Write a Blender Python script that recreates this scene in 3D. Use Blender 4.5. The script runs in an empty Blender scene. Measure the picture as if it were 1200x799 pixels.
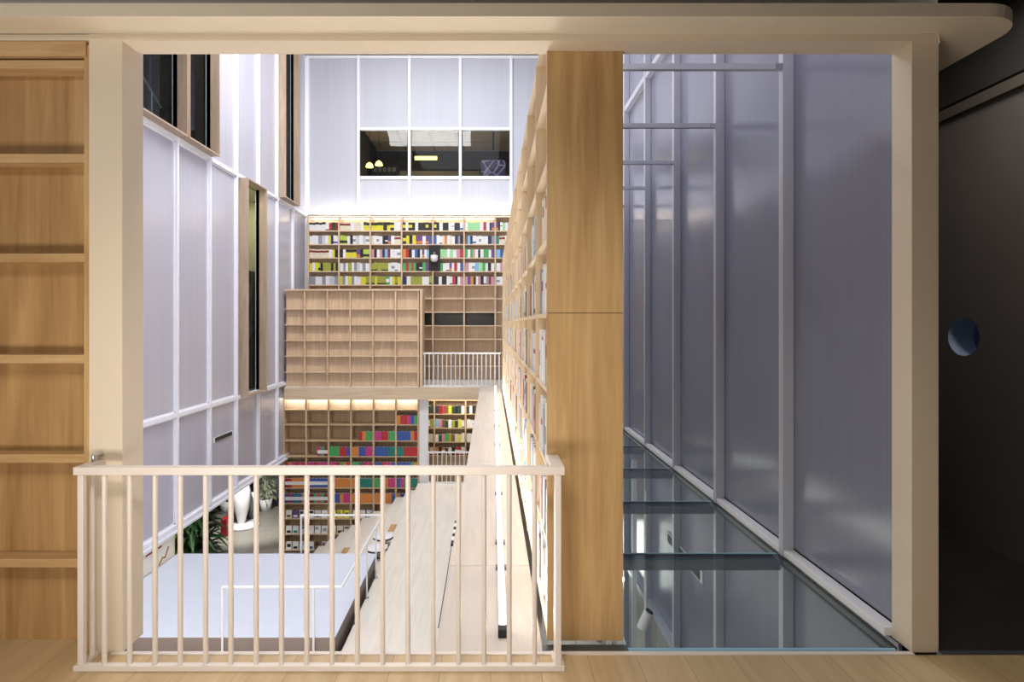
import bpy, bmesh, math, random
from mathutils import Vector
random.seed(7)
sc = bpy.context.scene
COL = sc.collection
PI = math.pi
F = 1200 * 20.0 / 36.0
VX, VY, H = 575.0, 379.5, 1.65
def P(px, py, Y):
    return ((px - VX) * Y / F, Y, H - (py - VY) * Y / F)
def s2l(c):
    return tuple(((v/255.0)/12.92 if v/255.0 <= .04045 else ((v/255.0+.055)/1.055)**2.4) for v in c)

# ---------------------------------------------------------------- materials
def new_mat(name):
    m = bpy.data.materials.new(name); m.use_nodes = True
    nt = m.node_tree
    return m, nt, nt.nodes['Principled BSDF']
def plain(name, rgb, rough=.5, metal=0.0, noise=.04, bump=0.0, spec=.5):
    m, nt, b = new_mat(name)
    N, L = nt.nodes, nt.links
    tc = N.new('ShaderNodeTexCoord'); no = N.new('ShaderNodeTexNoise')
    no.inputs['Scale'].default_value = 6; no.inputs['Detail'].default_value = 4
    L.new(tc.outputs['Object'], no.inputs['Vector'])
    mx = N.new('ShaderNodeMix'); mx.data_type = 'RGBA'
    c = s2l(rgb)
    mx.inputs[6].default_value = (*[v*(1-noise*2) for v in c], 1)
    mx.inputs[7].default_value = (*[min(1, v*(1+noise)) for v in c], 1)
    L.new(no.outputs['Fac'], mx.inputs[0]); L.new(mx.outputs[2], b.inputs['Base Color'])
    b.inputs['Roughness'].default_value = rough; b.inputs['Metallic'].default_value = metal
    b.inputs['Specular IOR Level'].default_value = spec
    if bump:
        bp = N.new('ShaderNodeBump'); bp.inputs['Strength'].default_value = bump; bp.inputs['Distance'].default_value = .01
        L.new(no.outputs['Fac'], bp.inputs['Height']); L.new(bp.outputs[0], b.inputs['Normal'])
    return m
def wood(name, c1, c2, axis='Z', scale=1.0, rough=.5, plank=None, strength=1.0):
    """streaky oak; axis = grain direction; plank=(width, length) adds board joints (boards run along Y)"""
    m, nt, b = new_mat(name)
    N, L = nt.nodes, nt.links
    tc = N.new('ShaderNodeTexCoord')
    mp = N.new('ShaderNodeMapping')
    sx = {'X': (.05, 1, 1), 'Y': (1, .05, 1), 'Z': (1, 1, .05)}[axis]
    mp.inputs['Scale'].default_value = tuple(v*14*scale for v in sx)
    L.new(tc.outputs['Object'], mp.inputs['Vector'])
    n1 = N.new('ShaderNodeTexNoise'); n1.inputs['Scale'].default_value = 2.2; n1.inputs['Detail'].default_value = 8
    n1.inputs['Roughness'].default_value = .65; n1.inputs['Distortion'].default_value = .6
    L.new(mp.outputs[0], n1.inputs['Vector'])
    mp2 = N.new('ShaderNodeMapping')
    sx2 = {'X': (.12, 1, 1), 'Y': (1, .12, 1), 'Z': (1, 1, .12)}[axis]
    mp2.inputs['Scale'].default_value = tuple(v*3.2*scale for v in sx2)
    L.new(tc.outputs['Object'], mp2.inputs['Vector'])
    n2 = N.new('ShaderNodeTexNoise'); n2.inputs['Scale'].default_value = 1.5; n2.inputs['Detail'].default_value = 5; n2.inputs['Distortion'].default_value = 2.6
    L.new(mp2.outputs[0], n2.inputs['Vector'])
    ad = N.new('ShaderNodeMath'); ad.operation = 'ADD'
    ml = N.new('ShaderNodeMath'); ml.operation = 'MULTIPLY'; ml.inputs[1].default_value = .55
    ml2 = N.new('ShaderNodeMath'); ml2.operation = 'MULTIPLY'; ml2.inputs[1].default_value = .45
    L.new(n1.outputs['Fac'], ml.inputs[0]); L.new(n2.outputs['Fac'], ml2.inputs[0])
    L.new(ml.outputs[0], ad.inputs[0]); L.new(ml2.outputs[0], ad.inputs[1])
    cr = N.new('ShaderNodeValToRGB')
    cr.color_ramp.elements[0].position = .5-.18/strength; cr.color_ramp.elements[1].position = .5+.16/strength
    cr.color_ramp.elements[0].color = (*s2l(c1), 1); cr.color_ramp.elements[1].color = (*s2l(c2), 1)
    L.new(ad.outputs[0], cr.inputs[0])
    out = cr.outputs[0]
    if plank:
        br = N.new('ShaderNodeTexBrick')
        mp3 = N.new('ShaderNodeMapping'); mp3.inputs['Rotation'].default_value = (0, 0, PI/2)
        L.new(tc.outputs['Object'], mp3.inputs['Vector']); L.new(mp3.outputs[0], br.inputs['Vector'])
        br.inputs['Scale'].default_value = 1; br.inputs['Brick Width'].default_value = plank[1]; br.inputs['Row Height'].default_value = plank[0]
        br.inputs['Mortar Size'].default_value = .0018; br.inputs['Mortar Smooth'].default_value = .3
        br.inputs['Color1'].default_value = (1, 1, 1, 1); br.inputs['Color2'].default_value = (.88, .87, .85, 1); br.inputs['Mortar'].default_value = (.55, .5, .45, 1)
        mx = N.new('ShaderNodeMix'); mx.data_type = 'RGBA'; mx.blend_type = 'MULTIPLY'; mx.inputs[0].default_value = 1
        L.new(out, mx.inputs[6]); L.new(br.outputs['Color'], mx.inputs[7]); out = mx.outputs[2]
    L.new(out, b.inputs['Base Color'])
    b.inputs['Roughness'].default_value = rough
    bp = N.new('ShaderNodeBump'); bp.inputs['Strength'].default_value = .12; bp.inputs['Distance'].default_value = .004
    L.new(n1.outputs['Fac'], bp.inputs['Height']); L.new(bp.outputs[0], b.inputs['Normal'])
    return m
def emit(name, rgb, s):
    m, nt, b = new_mat(name)
    c = s2l(rgb)
    b.inputs['Base Color'].default_value = (*c, 1)
    b.inputs['Emission Color'].default_value = (*c, 1); b.inputs['Emission Strength'].default_value = s
    return m
def polycarb(name, rgb, axis, rough):
    """multiwall polycarbonate sheet: fine vertical flutes"""
    m, nt, b = new_mat(name)
    N, L = nt.nodes, nt.links
    tc = N.new('ShaderNodeTexCoord')
    wv = N.new('ShaderNodeTexWave'); wv.wave_type = 'BANDS'; wv.bands_direction = axis; wv.wave_profile = 'SIN'
    wv.inputs['Scale'].default_value = 14; wv.inputs['Distortion'].default_value = .3
    L.new(tc.outputs['Object'], wv.inputs['Vector'])
    mp = N.new('ShaderNodeMapping'); mp.inputs['Scale'].default_value = (9, 9, .12)
    L.new(tc.outputs['Object'], mp.inputs['Vector'])
    no = N.new('ShaderNodeTexNoise'); no.inputs['Scale'].default_value = 1.3; no.inputs['Detail'].default_value = 5
    L.new(mp.outputs[0], no.inputs['Vector'])
    c = s2l(rgb)
    mx = N.new('ShaderNodeMix'); mx.data_type = 'RGBA'
    mx.inputs[6].default_value = (*[v*.86 for v in c], 1); mx.inputs[7].default_value = (*[min(1, v*1.08) for v in c], 1)
    ad = N.new('ShaderNodeMath'); ad.operation = 'MULTIPLY_ADD'; ad.inputs[1].default_value = .35
    L.new(wv.outputs['Fac'], ad.inputs[0]); 
    m2 = N.new('ShaderNodeMath'); m2.operation = 'MULTIPLY'; m2.inputs[1].default_value = .65
    L.new(no.outputs['Fac'], m2.inputs[0]); L.new(m2.outputs[0], ad.inputs[2])
    L.new(ad.outputs[0], mx.inputs[0]); L.new(mx.outputs[2], b.inputs['Base Color'])
    b.inputs['Roughness'].default_value = rough; b.inputs['Specular IOR Level'].default_value = .9
    bp = N.new('ShaderNodeBump'); bp.inputs['Strength'].default_value = .2; bp.inputs['Distance'].default_value = .003
    L.new(ad.outputs[0], bp.inputs['Height']); L.new(bp.outputs[0], b.inputs['Normal'])
    return m
def glass(name, tint, gl=(.9, .95, 1), ior=1.45, rough=.02, boost=1.0):
    m = bpy.data.materials.new(name); m.use_nodes = True
    nt = m.node_tree; N, L = nt.nodes, nt.links
    N.remove(N['Principled BSDF'])
    tr = N.new('ShaderNodeBsdfTransparent'); tr.inputs[0].default_value = (*tint, 1)
    g = N.new('ShaderNodeBsdfGlossy'); g.inputs['Color'].default_value = (*gl, 1); g.inputs['Roughness'].default_value = rough
    fr = N.new('ShaderNodeFresnel'); fr.inputs['IOR'].default_value = ior
    mu = N.new('ShaderNodeMath'); mu.operation = 'MULTIPLY'; mu.inputs[1].default_value = boost; mu.use_clamp = True
    mx = N.new('ShaderNodeMixShader'); ge = N.new('ShaderNodeNewGeometry'); om = N.new('ShaderNodeMath'); om.operation = 'SUBTRACT'; om.inputs[0].default_value = 1
    fm = N.new('ShaderNodeMath'); fm.operation = 'MULTIPLY'; L.new(ge.outputs['Backfacing'], om.inputs[1])
    L.new(fr.outputs[0], mu.inputs[0]); L.new(mu.outputs[0], fm.inputs[0]); L.new(om.outputs[0], fm.inputs[1]); L.new(fm.outputs[0], mx.inputs[0]); L.new(tr.outputs[0], mx.inputs[1]); L.new(g.outputs[0], mx.inputs[2])
    L.new(mx.outputs[0], N['Material Output'].inputs[0])
    return m

M = {}
M['oak'] = wood('oak_front', (166, 128, 80), (208, 174, 124), 'Z', .75, .42)
M['oak_h'] = wood('oak_horizontal', (172, 136, 90), (208, 176, 130), 'X', 1.0, .45)
M['oak_y'] = wood('oak_along', (212, 190, 158), (234, 216, 190), 'Y', 1.0, .45)
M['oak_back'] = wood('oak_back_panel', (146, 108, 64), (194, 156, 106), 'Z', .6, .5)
M['oak_div'] = wood('oak_divider', (204, 178, 142), (228, 206, 174), 'Z', 1.0, .5)
M['lit_panel'] = plain('led_lit_panel', (238, 222, 200), .6)  # cream instead of case oak: LED glare on the top row put into the colour
M['pale'] = wood('pale_oak', (192, 164, 134), (220, 196, 168), 'Z', .8, .5)
M['pale_h'] = wood('pale_oak_horizontal', (198, 172, 144), (222, 202, 176), 'X', .8, .5)
M['frame_oak'] = wood('window_oak', (156, 136, 118), (186, 166, 148), 'Z', .8, .5)
M['case'] = wood('case_oak', (180, 152, 118), (208, 184, 150), 'Z', .8, .5)
M['stone_oak'] = wood('whitewashed_oak', (210, 203, 192), (232, 227, 218), 'Y', .7, .45, strength=.8)
M['slab_oak'] = wood('whitewashed_ledge', (190, 180, 170), (214, 206, 198), 'Y', .7, .45, strength=.7)
M['floor'] = wood('floor_oak', (176, 148, 108), (206, 182, 142), 'Y', .8, .38, plank=(.24, 3.4), strength=.8)
M['cream'] = plain('cream_paint', (222, 208, 188), .5, noise=.02)
M['white'] = plain('white_paint', (232, 232, 236), .4, noise=.015)
M['rail'] = plain('railing_paint', (222, 212, 205), .35, noise=.02)
M['soffit'] = plain('soffit_paint', (224, 212, 192), .6, noise=.03)
M['mullion'] = plain('mullion_powder_coat', (236, 238, 248), .32, noise=.02)
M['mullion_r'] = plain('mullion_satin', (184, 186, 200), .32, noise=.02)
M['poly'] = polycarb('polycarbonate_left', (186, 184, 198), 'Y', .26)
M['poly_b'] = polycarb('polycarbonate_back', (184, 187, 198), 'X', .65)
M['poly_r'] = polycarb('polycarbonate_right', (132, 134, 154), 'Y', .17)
M['dark'] = plain('dark_wall', (92, 86, 82), .75, noise=.06)
M['black'] = plain('black', (18, 18, 20), .6, noise=.1)
M['darkroom'] = plain('dark_interior', (52, 50, 48), .7, noise=.1)
M['carpet'] = plain('dark_carpet', (34, 30, 27), .95, noise=.3, bump=.4)
M['grey'] = plain('grey_metal', (110, 112, 118), .35, .6)
M['steel'] = plain('steel_beam', (120, 126, 136), .5, .2)
M['chrome'] = plain('chrome', (200, 200, 205), .15, 1.0)
M['plat'] = plain('platform_sheet', (206, 213, 228), .5, noise=.02)
M['plat_side'] = plain('platform_edge', (136, 122, 116), .6)
M['concrete'] = plain('lower_concrete', (150, 146, 138), .35, noise=.15)
M['ceil'] = plain('dark_ceiling', (70, 64, 58), .8)
M['leaf'] = plain('leaf', (40, 66, 34), .45, noise=.3)
M['leaf_w'] = plain('pale_leaf', (206, 214, 190), .5, noise=.15)
M['trunk'] = plain('trunk', (120, 96, 66), .8)
M['red'] = plain('red_lacquer', (140, 26, 30), .4)
M['paper'] = plain('paper', (232, 228, 218), .8)
M['led'] = emit('led_warm', (255, 244, 226), 16)
M['led_s'] = emit('led_tube', (255, 246, 232), 4.5)
M['yellow_lamp'] = emit('lamp_yellow', (255, 226, 120), 4)
M['purple'] = emit('screen_purple', (92, 74, 120), .35)
M['spot_e'] = emit('spot_lens', (255, 248, 230), 60)
M['glass'] = glass('clear_glass', (.94, .965, .97), boost=1.0)
M['glass_floor'] = glass('floor_glass', (.84, .885, .88), (.85, .95, 1), boost=1.3)
M['glass_dark'] = glass('window_glass', (.84, .87, .87), boost=.45)
M['glass_edge'] = plain('glass_edge', (150, 196, 222), .2, noise=.03)
M['joint'] = plain('joint_black', (34, 36, 40), .5)
M['warm_wall'] = plain('warm_wall', (186, 182, 146), .6)
M['pages'] = plain('pages', (236, 230, 214), .9)

# ---------------------------------------------------------------- mesh builder
class MB:
    def __init__(s): s.v = []; s.f = []; s.mi = []; s.sm = []
    def add(s, vs, fs, mi=0, smooth=False):
        b = len(s.v); s.v += [tuple(v) for v in vs]
        for f in fs: s.f.append(tuple(b+i for i in f)); s.mi.append(mi); s.sm.append(smooth)
        return s
    def box(s, x0, x1, y0, y1, z0, z1, mi=0, bev=0.0):
        if x0 > x1: x0, x1 = x1, x0
        if y0 > y1: y0, y1 = y1, y0
        if z0 > z1: z0, z1 = z1, z0
        if bev <= 0:
            vs = [(x0,y0,z0),(x1,y0,z0),(x1,y1,z0),(x0,y1,z0),(x0,y0,z1),(x1,y0,z1),(x1,y1,z1),(x0,y1,z1)]
            return s.add(vs, [(0,3,2,1),(4,5,6,7),(0,1,5,4),(1,2,6,5),(2,3,7,6),(3,0,4,7)], mi)
        b = min(bev, (x1-x0)*.45, (y1-y0)*.45, (z1-z0)*.45)
        bm = bmesh.new(); bmesh.ops.create_cube(bm, size=1)
        for v in bm.verts:
            v.co = Vector(((x0+x1)/2+v.co.x*(x1-x0), (y0+y1)/2+v.co.y*(y1-y0), (z0+z1)/2+v.co.z*(z1-z0)))
        bmesh.ops.bevel(bm, geom=bm.edges[:], offset=b, segments=2, affect='EDGES', profile=.5)
        bm.verts.index_update()
        s.add([v.co[:] for v in bm.verts], [[v.index for v in f.verts] for f in bm.faces], mi)
        bm.free(); return s
    def cyl(s, p0, p1, r0, r1=None, n=14, mi=0, cap=True):
        if r1 is None: r1 = r0
        p0 = Vector(p0); p1 = Vector(p1); d = (p1-p0).normalized()
        a = Vector((0,0,1)) if abs(d.z) < .9 else Vector((1,0,0))
        u = d.cross(a).normalized(); w = d.cross(u)
        vs = []
        for p, r in ((p0, r0), (p1, r1)):
            for i in range(n):
                t = 2*PI*i/n; vs.append(p + (u*math.cos(t)+w*math.sin(t))*r)
        s.add(vs, [(i, (i+1)%n, n+(i+1)%n, n+i) for i in range(n)], mi, True)
        if cap:
            s.add(vs[:n], [tuple(range(n))[::-1]], mi); s.add(vs[n:], [tuple(range(n))], mi)
        return s
    def tube(s, pts, r, n=10, mi=0):
        for a, b in zip(pts[:-1], pts[1:]): s.cyl(a, b, r, r, n, mi)
        for p in pts[1:-1]: s.sphere(p, r, mi=mi, n=n, m=6)
        return s
    def sphere(s, c, r, mi=0, n=12, m=8, sx=1, sy=1, sz=1):
        vs = []; fs = []
        for j in range(m+1):
            ph = PI*j/m
            for i in range(n):
                t = 2*PI*i/n
                vs.append((c[0]+r*sx*math.sin(ph)*math.cos(t), c[1]+r*sy*math.sin(ph)*math.sin(t), c[2]+r*sz*math.cos(ph)))
        for j in range(m):
            for i in range(n):
                fs.append((j*n+i, j*n+(i+1)%n, (j+1)*n+(i+1)%n, (j+1)*n+i))
        return s.add(vs, fs, mi, True)
    def lathe(s, c, prof, n=24, mi=0, sx=1, sy=1):
        vs = []; fs = []
        for r, z in prof:
            for i in range(n):
                t = 2*PI*i/n; vs.append((c[0]+r*sx*math.cos(t), c[1]+r*sy*math.sin(t), c[2]+z))
        for j in range(len(prof)-1):
            for i in range(n):
                fs.append((j*n+i, j*n+(i+1)%n, (j+1)*n+(i+1)%n, (j+1)*n+i))
        return s.add(vs, fs, mi, True)
    def prism(s, poly, axis, a, b, mi=0):
        """poly of 2D points extruded along axis from a to b. axis 'Y': (x,z); 'Z': (x,y); 'X': (y,z)"""
        n = len(poly)
        def mk(p, t):
            return {'Y': (p[0], t, p[1]), 'Z': (p[0], p[1], t), 'X': (t, p[0], p[1])}[axis]
        vs = [mk(p, a) for p in poly] + [mk(p, b) for p in poly]
        fs = [tuple(range(n)), tuple(range(2*n-1, n-1, -1))] + [(i, n+i, n+(i+1)%n, (i+1)%n) for i in range(n)]
        return s.add(vs, fs, mi)
    def build(s, name, mats, parent=None, org=None):
        if not isinstance(mats, (list, tuple)): mats = [mats]
        if org is None:
            if parent is not None: org = ORG[parent.name]
            else:
                xs = [v[0] for v in s.v]; ys = [v[1] for v in s.v]; zs = [v[2] for v in s.v]
                org = ((min(xs)+max(xs))/2, (min(ys)+max(ys))/2, min(zs))
        me = bpy.data.meshes.new(name)
        me.from_pydata([(v[0]-org[0], v[1]-org[1], v[2]-org[2]) for v in s.v], [], s.f)
        for m in mats: me.materials.append(m if not isinstance(m, str) else M[m])
        me.polygons.foreach_set('material_index', s.mi); me.polygons.foreach_set('use_smooth', s.sm)
        bm = bmesh.new(); bm.from_mesh(me); bmesh.ops.recalc_face_normals(bm, faces=bm.faces[:]); bm.to_mesh(me); bm.free()
        me.update()
        o = bpy.data.objects.new(name, me); COL.objects.link(o)
        if parent is not None:
            o.parent = parent; ORG[o.name] = org
        else:
            o.location = org; ORG[o.name] = org
        return o
ORG = {}
def tag(o, label=None, cat=None, group=None, kind=None):
    if label: o['label'] = label
    if cat: o['category'] = cat
    if group: o['group'] = group
    if kind: o['kind'] = kind
    return o
def thing(name, label, cat, loc, group=None, kind=None):
    o = bpy.data.objects.new(name, None); COL.objects.link(o)
    o.empty_display_size = .1; o.location = loc; ORG[o.name] = tuple(loc)
    return tag(o, label, cat, group, kind)
def B(*a, **k): return MB().box(*a, **k)

# ================================================================ SETTING: front room
FX0, FX1 = -6.0, 2.25
tag(MB().prism([(-6, -3), (3.66, -3), (3.66, 2.835), (-1.9, 2.835), (-1.9, 2.856), (-2.02, 2.856), (-2.02, 2.998), (-6, 2.998)], 'Z', -.25, 0).build('floor', 'floor', org=(0, 0, 0)), 'light oak plank floor of the gallery in the foreground', 'floor', kind='structure')
tag(B(2.25, 3.66, 2.87, 9, -.25, -.002).build('floor', 'carpet'), 'dark carpet in the unlit room on the right', 'floor', kind='structure')
tag(B(2.25, 3.66, 2.835, 2.87, -.25, .003).build('trim_1', 'grey'), 'thin metal threshold between the oak floor and the dark carpet', 'threshold', kind='structure')
tag(B(-1.899, 2.115, 2.8352, 2.862, -.12, .004).build('trim_2', 'rail'), 'pale metal edge strip along the oak floor where the opening starts', 'edge strip', kind='structure')
tag(B(-6, 3.9, -3, 2.86, 3.42, 3.5).build('ceiling', 'ceil'), 'dark ceiling over the foreground gallery', 'ceiling', kind='structure')
tag(B(2.25, 3.9, 2.86, 9, 3.9, 4).build('ceiling', 'black'), 'black ceiling of the unlit room on the right', 'ceiling', kind='structure')
tag(B(-6.1, -6, -3, 2.86, -.25, 3.5).build('wall_left', 'cream'), 'cream wall at the left end of the foreground gallery', 'wall', kind='structure')
tag(B(-6.1, 3.9, -3.1, -3, -.25, 3.5).build('wall_back', 'cream'), 'cream wall closing the gallery behind the viewpoint', 'wall', kind='structure')
tag(B(2.25, 3.9, 9, 9.1, -.25, 4).build('wall_front', 'dark'), 'dark end wall of the unlit room on the right', 'wall', kind='structure')

# dark wall with a round hole
def dark_wall():
    X0, X1 = 3.66, 3.86
    cy, cz, r, n = 4.405, 1.55, .147, 40
    m = MB()
    ya, yb, za, zb = -3.0, 9.0, -.25, 3.28
    # frame around a square, then a ring to the circle
    q = .2
    m.box(X0, X1, ya, cy-q, za, zb); m.box(X0, X1, cy+q, yb, za, zb)
    m.box(X0, X1, cy-q, cy+q, za, cz-q); m.box(X0, X1, cy-q, cy+q, cz+q, zb)
    for X in (X0, X1):
        vs = []; 
        for i in range(n):
            t = 2*PI*i/n; c, s_ = math.cos(t), math.sin(t); k = q/max(abs(c), abs(s_))
            vs.append((X, cy+k*c, cz+k*s_)); vs.append((X, cy+r*c, cz+r*s_))
        m.add(vs, [(2*i, 2*((i+1)%n), 2*((i+1)%n)+1, 2*i+1) for i in range(n)])
    vs = []
    for i in range(n):
        t = 2*PI*i/n; vs.append((X0, cy+r*math.cos(t), cz+r*math.sin(t))); vs.append((X1, cy+r*math.cos(t), cz+r*math.sin(t)))
    m.add(vs, [(2*i, 2*((i+1)%n), 2*((i+1)%n)+1, 2*i+1) for i in range(n)], 1, True)
    return m
tag(dark_wall().build('wall_right', ['dark', plain('hole_rim', (150, 170, 196), .6)]), 'dark grey wall on the far right with a round hole cut through it', 'wall', kind='structure')
tag(B(3.62, 3.9, -3, 9, 3.28, 3.36).build('trim_3', plain('dark_cornice', (84, 77, 70), .6)), 'grey brown cornice strip along the top of the dark wall', 'cornice', kind='structure')
tag(B(3.66, 3.9, -3, 9, 3.40, 3.9).build('wall_right', 'darkroom'), 'darker wall band above the cornice on the far right', 'wall', kind='structure')
r_ = MB().box(3.86, 4.5, 3.8, 5.0, 1.0, 1.02).box(4.5, 4.52, 3.8, 5.0, 1.0, 2.1).box(3.86, 4.5, 3.78, 3.8, 1.0, 2.1).box(3.86, 4.5, 5.0, 5.02, 1.0, 2.1)
tag(r_.build('wall_outer', plain('hole_room', (120, 140, 170), .6)), 'dim bluish recess seen through the round hole', 'recess', kind='structure')

# soffit slab above the railing, with rounded right corner
arc = []
for i in range(9):
    t = -PI/2 + i*(PI/2)/8
    arc.append((2.364+.225*math.cos(t), 2.888+.192*math.sin(t)))
poly = [(-6, 2.696)] + arc + [(2.589, 6.0), (2.33, 6.0), (2.33, 2.95), (2.25, 2.857), (-6, 2.857)]
tag(MB().prism(poly, 'Z', 3.107, 3.17).build('trim_4', 'soffit'), 'cream ceiling ledge with a rounded corner above the opening', 'ceiling ledge', kind='structure')
# frame of the opening
tag(B(-2.018, -1.85, 2.857, 3.03, 0, 3.107, bev=.002).build('trim_5', 'cream'), 'wide cream post at the left of the opening', 'post', kind='structure')
tag(B(2.115, 2.25, 2.857, 3.0, 0, 3.107, bev=.002).build('trim_6', 'cream'), 'wide cream post at the right of the opening', 'post', kind='structure')
tag(B(-1.85, 2.115, 2.857, 3.0, 3.072, 3.107).build('trim_7', 'cream'), 'cream head beam across the top of the opening', 'beam', kind='structure')
tag(B(-6, 2.25, 2.862, 3.0, 3.171, 9.95).build('wall_front', 'white'), 'white wall above the opening, facing the atrium', 'wall', kind='structure')
tag(B(-6, -2.02, 3.0, 3.05, -2.6, 3.17).build('wall_front', 'cream'), 'cream wall behind the oak bookcase on the left', 'wall', kind='structure')
tag(B(-6, 2.25, 2.866, 2.9, -4.6, -.26).build('wall_front', 'cream'), 'wall below the gallery floor edge', 'wall', kind='structure')

tag(B(-6, -2.02, 2.862, 2.98, 3.077, 3.1068).build('trim_9', 'cream'), 'cream beam end over the oak bookcase on the left', 'beam', kind='structure')
# left foreground oak shelving
t = thing('bookcase', 'empty honey oak bookcase with wide shelves, cropped by the left edge', 'bookcase', (-3.5, 2.9, 0))
B(-5.9, -2.055, 2.975, 2.995, 0, 3.06).build('back_panel', 'oak_back', t)
B(-2.055, -2.022, 2.875, 2.995, 0, 3.06).build('side_panel', 'oak', t)
for z in (.458-.02, .968, 1.472, 1.985, 2.49, 2.965):
    B(-5.9, -2.056, 2.882, 2.975, z-.022, z+.022, bev=.002).build('shelf', 'oak_h', t)
B(-5.9, -2.04, 2.866, 2.975, 3.00, 3.075, bev=.002).build('top_rail', 'oak_h', t)
for z in (.2, .75, 1.2, 1.26, 1.6, 1.83, 2.12, 2.35, 2.62, 2.84):
    MB().cyl((-2.066, 2.9735, z), (-2.066, 2.9755, z), .007, n=10).build('peg_hole', 'black', t)

# foreground guard railing
YF, YB_ = 2.698, 2.741
XL, XR = -1.982, .352
t = thing('guard_railing', 'cream painted metal guard railing in the foreground with thin round bars', 'railing', (-.8, 2.72, 0))
MB().box(XL, XR, YF, YB_, .932, .970, bev=.003).box(XL, XL+.05, YB_, 2.856, .932, .970, bev=.003).box(XR-.06, XR, YB_, 2.962, .932, .970, bev=.003).build('top_rail', 'rail', t)
MB().box(XL, XR, YF, YB_-.012, .001, .027, bev=.002).box(XL, XL+.03, YB_-.012, 2.834, .001, .022, bev=.002).box(XR-.05, XR, YB_-.012, 2.834, .001, .024, bev=.002).build('bottom_rail', 'rail', t)
xs = [122.8+29.62*i for i in range(18)]
for px in xs:
    x = (px-VX)*2.72/F
    MB().cyl((x, 2.718, .026), (x, 2.718, .933), .0118, n=16).build('baluster', 'rail', t)
for x in (XL+.030, XR-.030):
    B(x-.014, x+.014, 2.704, 2.732, .026, .933, bev=.003).build('post', 'rail', t)
for x, y in ((XL+.022, 2.80), (XR-.028, 2.82)):
    MB().cyl((x, y, .022), (x, y, .933), .0118, n=16).build('baluster', 'rail', t)
tag(MB().tube([(-1.955, 2.80, .971), (-1.955, 2.80, 1.0), (-1.95, 2.855, 1.0)], .008, 12).build('bracket', 'chrome', t), 'small chrome bracket fixing the rail to the post')

# ================================================================ near tall bookcase (runs away from the viewer)
SZ = [.09+.405*k for k in range(9)]
DY = [3.68+.86*i for i in range(13)]
t = thing('bookcase', 'very long tall oak bookcase seen end on, running back from the opening', 'bookcase', (.49, 8.5, -.02))
CASE = t
B(.294, .69, 2.965, 2.995, .0, 1.705, bev=.001).build('end_panel', 'oak', t)
B(.294, .69, 2.965, 2.995, 1.708, 3.345, bev=.001).build('end_panel', 'oak', t)
B(.67, .69, 2.996, 14.02, .0, 3.345).build('back_panel', 'oak_y', t)
for z in SZ:
    B(.298, .669, 2.996, 14.0, z-.022, z).build('shelf', 'oak_y', t)
for y in DY:
    B(.291, .669, y-.012, y+.012, .0, 3.308).build('divider', 'oak_div', t)
B(.30, .669, 2.996, 14.0, -.015, .066).build('plinth', 'oak_y', t)

# ================================================================ ledge + light tube
t = thing('ledge', 'long whitewashed oak ledge between the staircase void and the tall bookcase', 'ledge', (0, 9, -.35))
for i, (a, b) in enumerate(((2.91, 3.95), (3.957, 6.9), (6.907, 10.9), (10.907, 15.38))):
    B(-.285, .268, a, b, -.05, -.03, bev=.002).build('top_board', 'slab_oak', t)
B(-.27, .262, 2.91, 15.38, -.35, -.0502).build('side_board', 'slab_oak', t)
t = thing('light_tube', 'long slim white light tube lying on the ledge', 'light', (.09, 9, -.03))
def lx(y): return .066+(y-3.05)*.0048
MB().box(0, 1, 0, 1, 0, 1).v
m_ = MB()
a0, a1 = (lx(3.1), 3.1), (lx(15.2), 15.2)
for (w, z0, z1, nm, mt) in ((.022, -.03, -.012, 'housing', 'white'), (.015, -.0118, .004, 'diffuser', 'led_s')):
    MB().add([(a0[0]-w, a0[1], z0), (a0[0]+w, a0[1], z0), (a0[0]+w, a0[1], z1), (a0[0]-w, a0[1], z1),
              (a1[0]-w, a1[1], z0), (a1[0]+w, a1[1], z0), (a1[0]+w, a1[1], z1), (a1[0]-w, a1[1], z1)],
             [(0,1,2,3),(4,7,6,5),(0,4,5,1),(1,5,6,2),(2,6,7,3),(3,7,4,0)]).build(nm, mt, t)
B(lx(3.06)-.026, lx(3.06)+.026, 3.04, 3.098, -.03, .014, bev=.004).build('end_cap', 'black', t)
for y in (3.9, 4.35, 5.6, 6.4, 7.9, 9.3, 11):
    B(lx(y)-.036, lx(y)-.0225, y-.02, y+.02, -.0298, -.006).build('clip', 'grey', t)
    B(lx(y)+.0225, lx(y)+.036, y-.02, y+.02, -.0298, -.006).build('clip', 'grey', t)
# black and white strip hanging at the ledge edge
m = MB(); 
y0, y1 = 4.35, 4.95
for i in range(8):
    a = y0+(y1-y0)*i/8; b = y0+(y1-y0)*(i+1)/8
    m.box(-.306, -.2865, a, b+.001, -.05+.004*(i%2), -.034+.004*(i%2), i % 2)
tag(m.build('strap', ['black', 'white']), 'small black and white striped strap clipped to the left edge of the ledge', 'strap')
tag(MB().tube([(-.30, 4.34, -.05), (-.296, 3.8, -.06), (-.2945, 3.2, -.058)], .0035, 8).build('cable', 'grey'), 'thin dark cable trailing along the edge of the ledge', 'cable')

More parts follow.
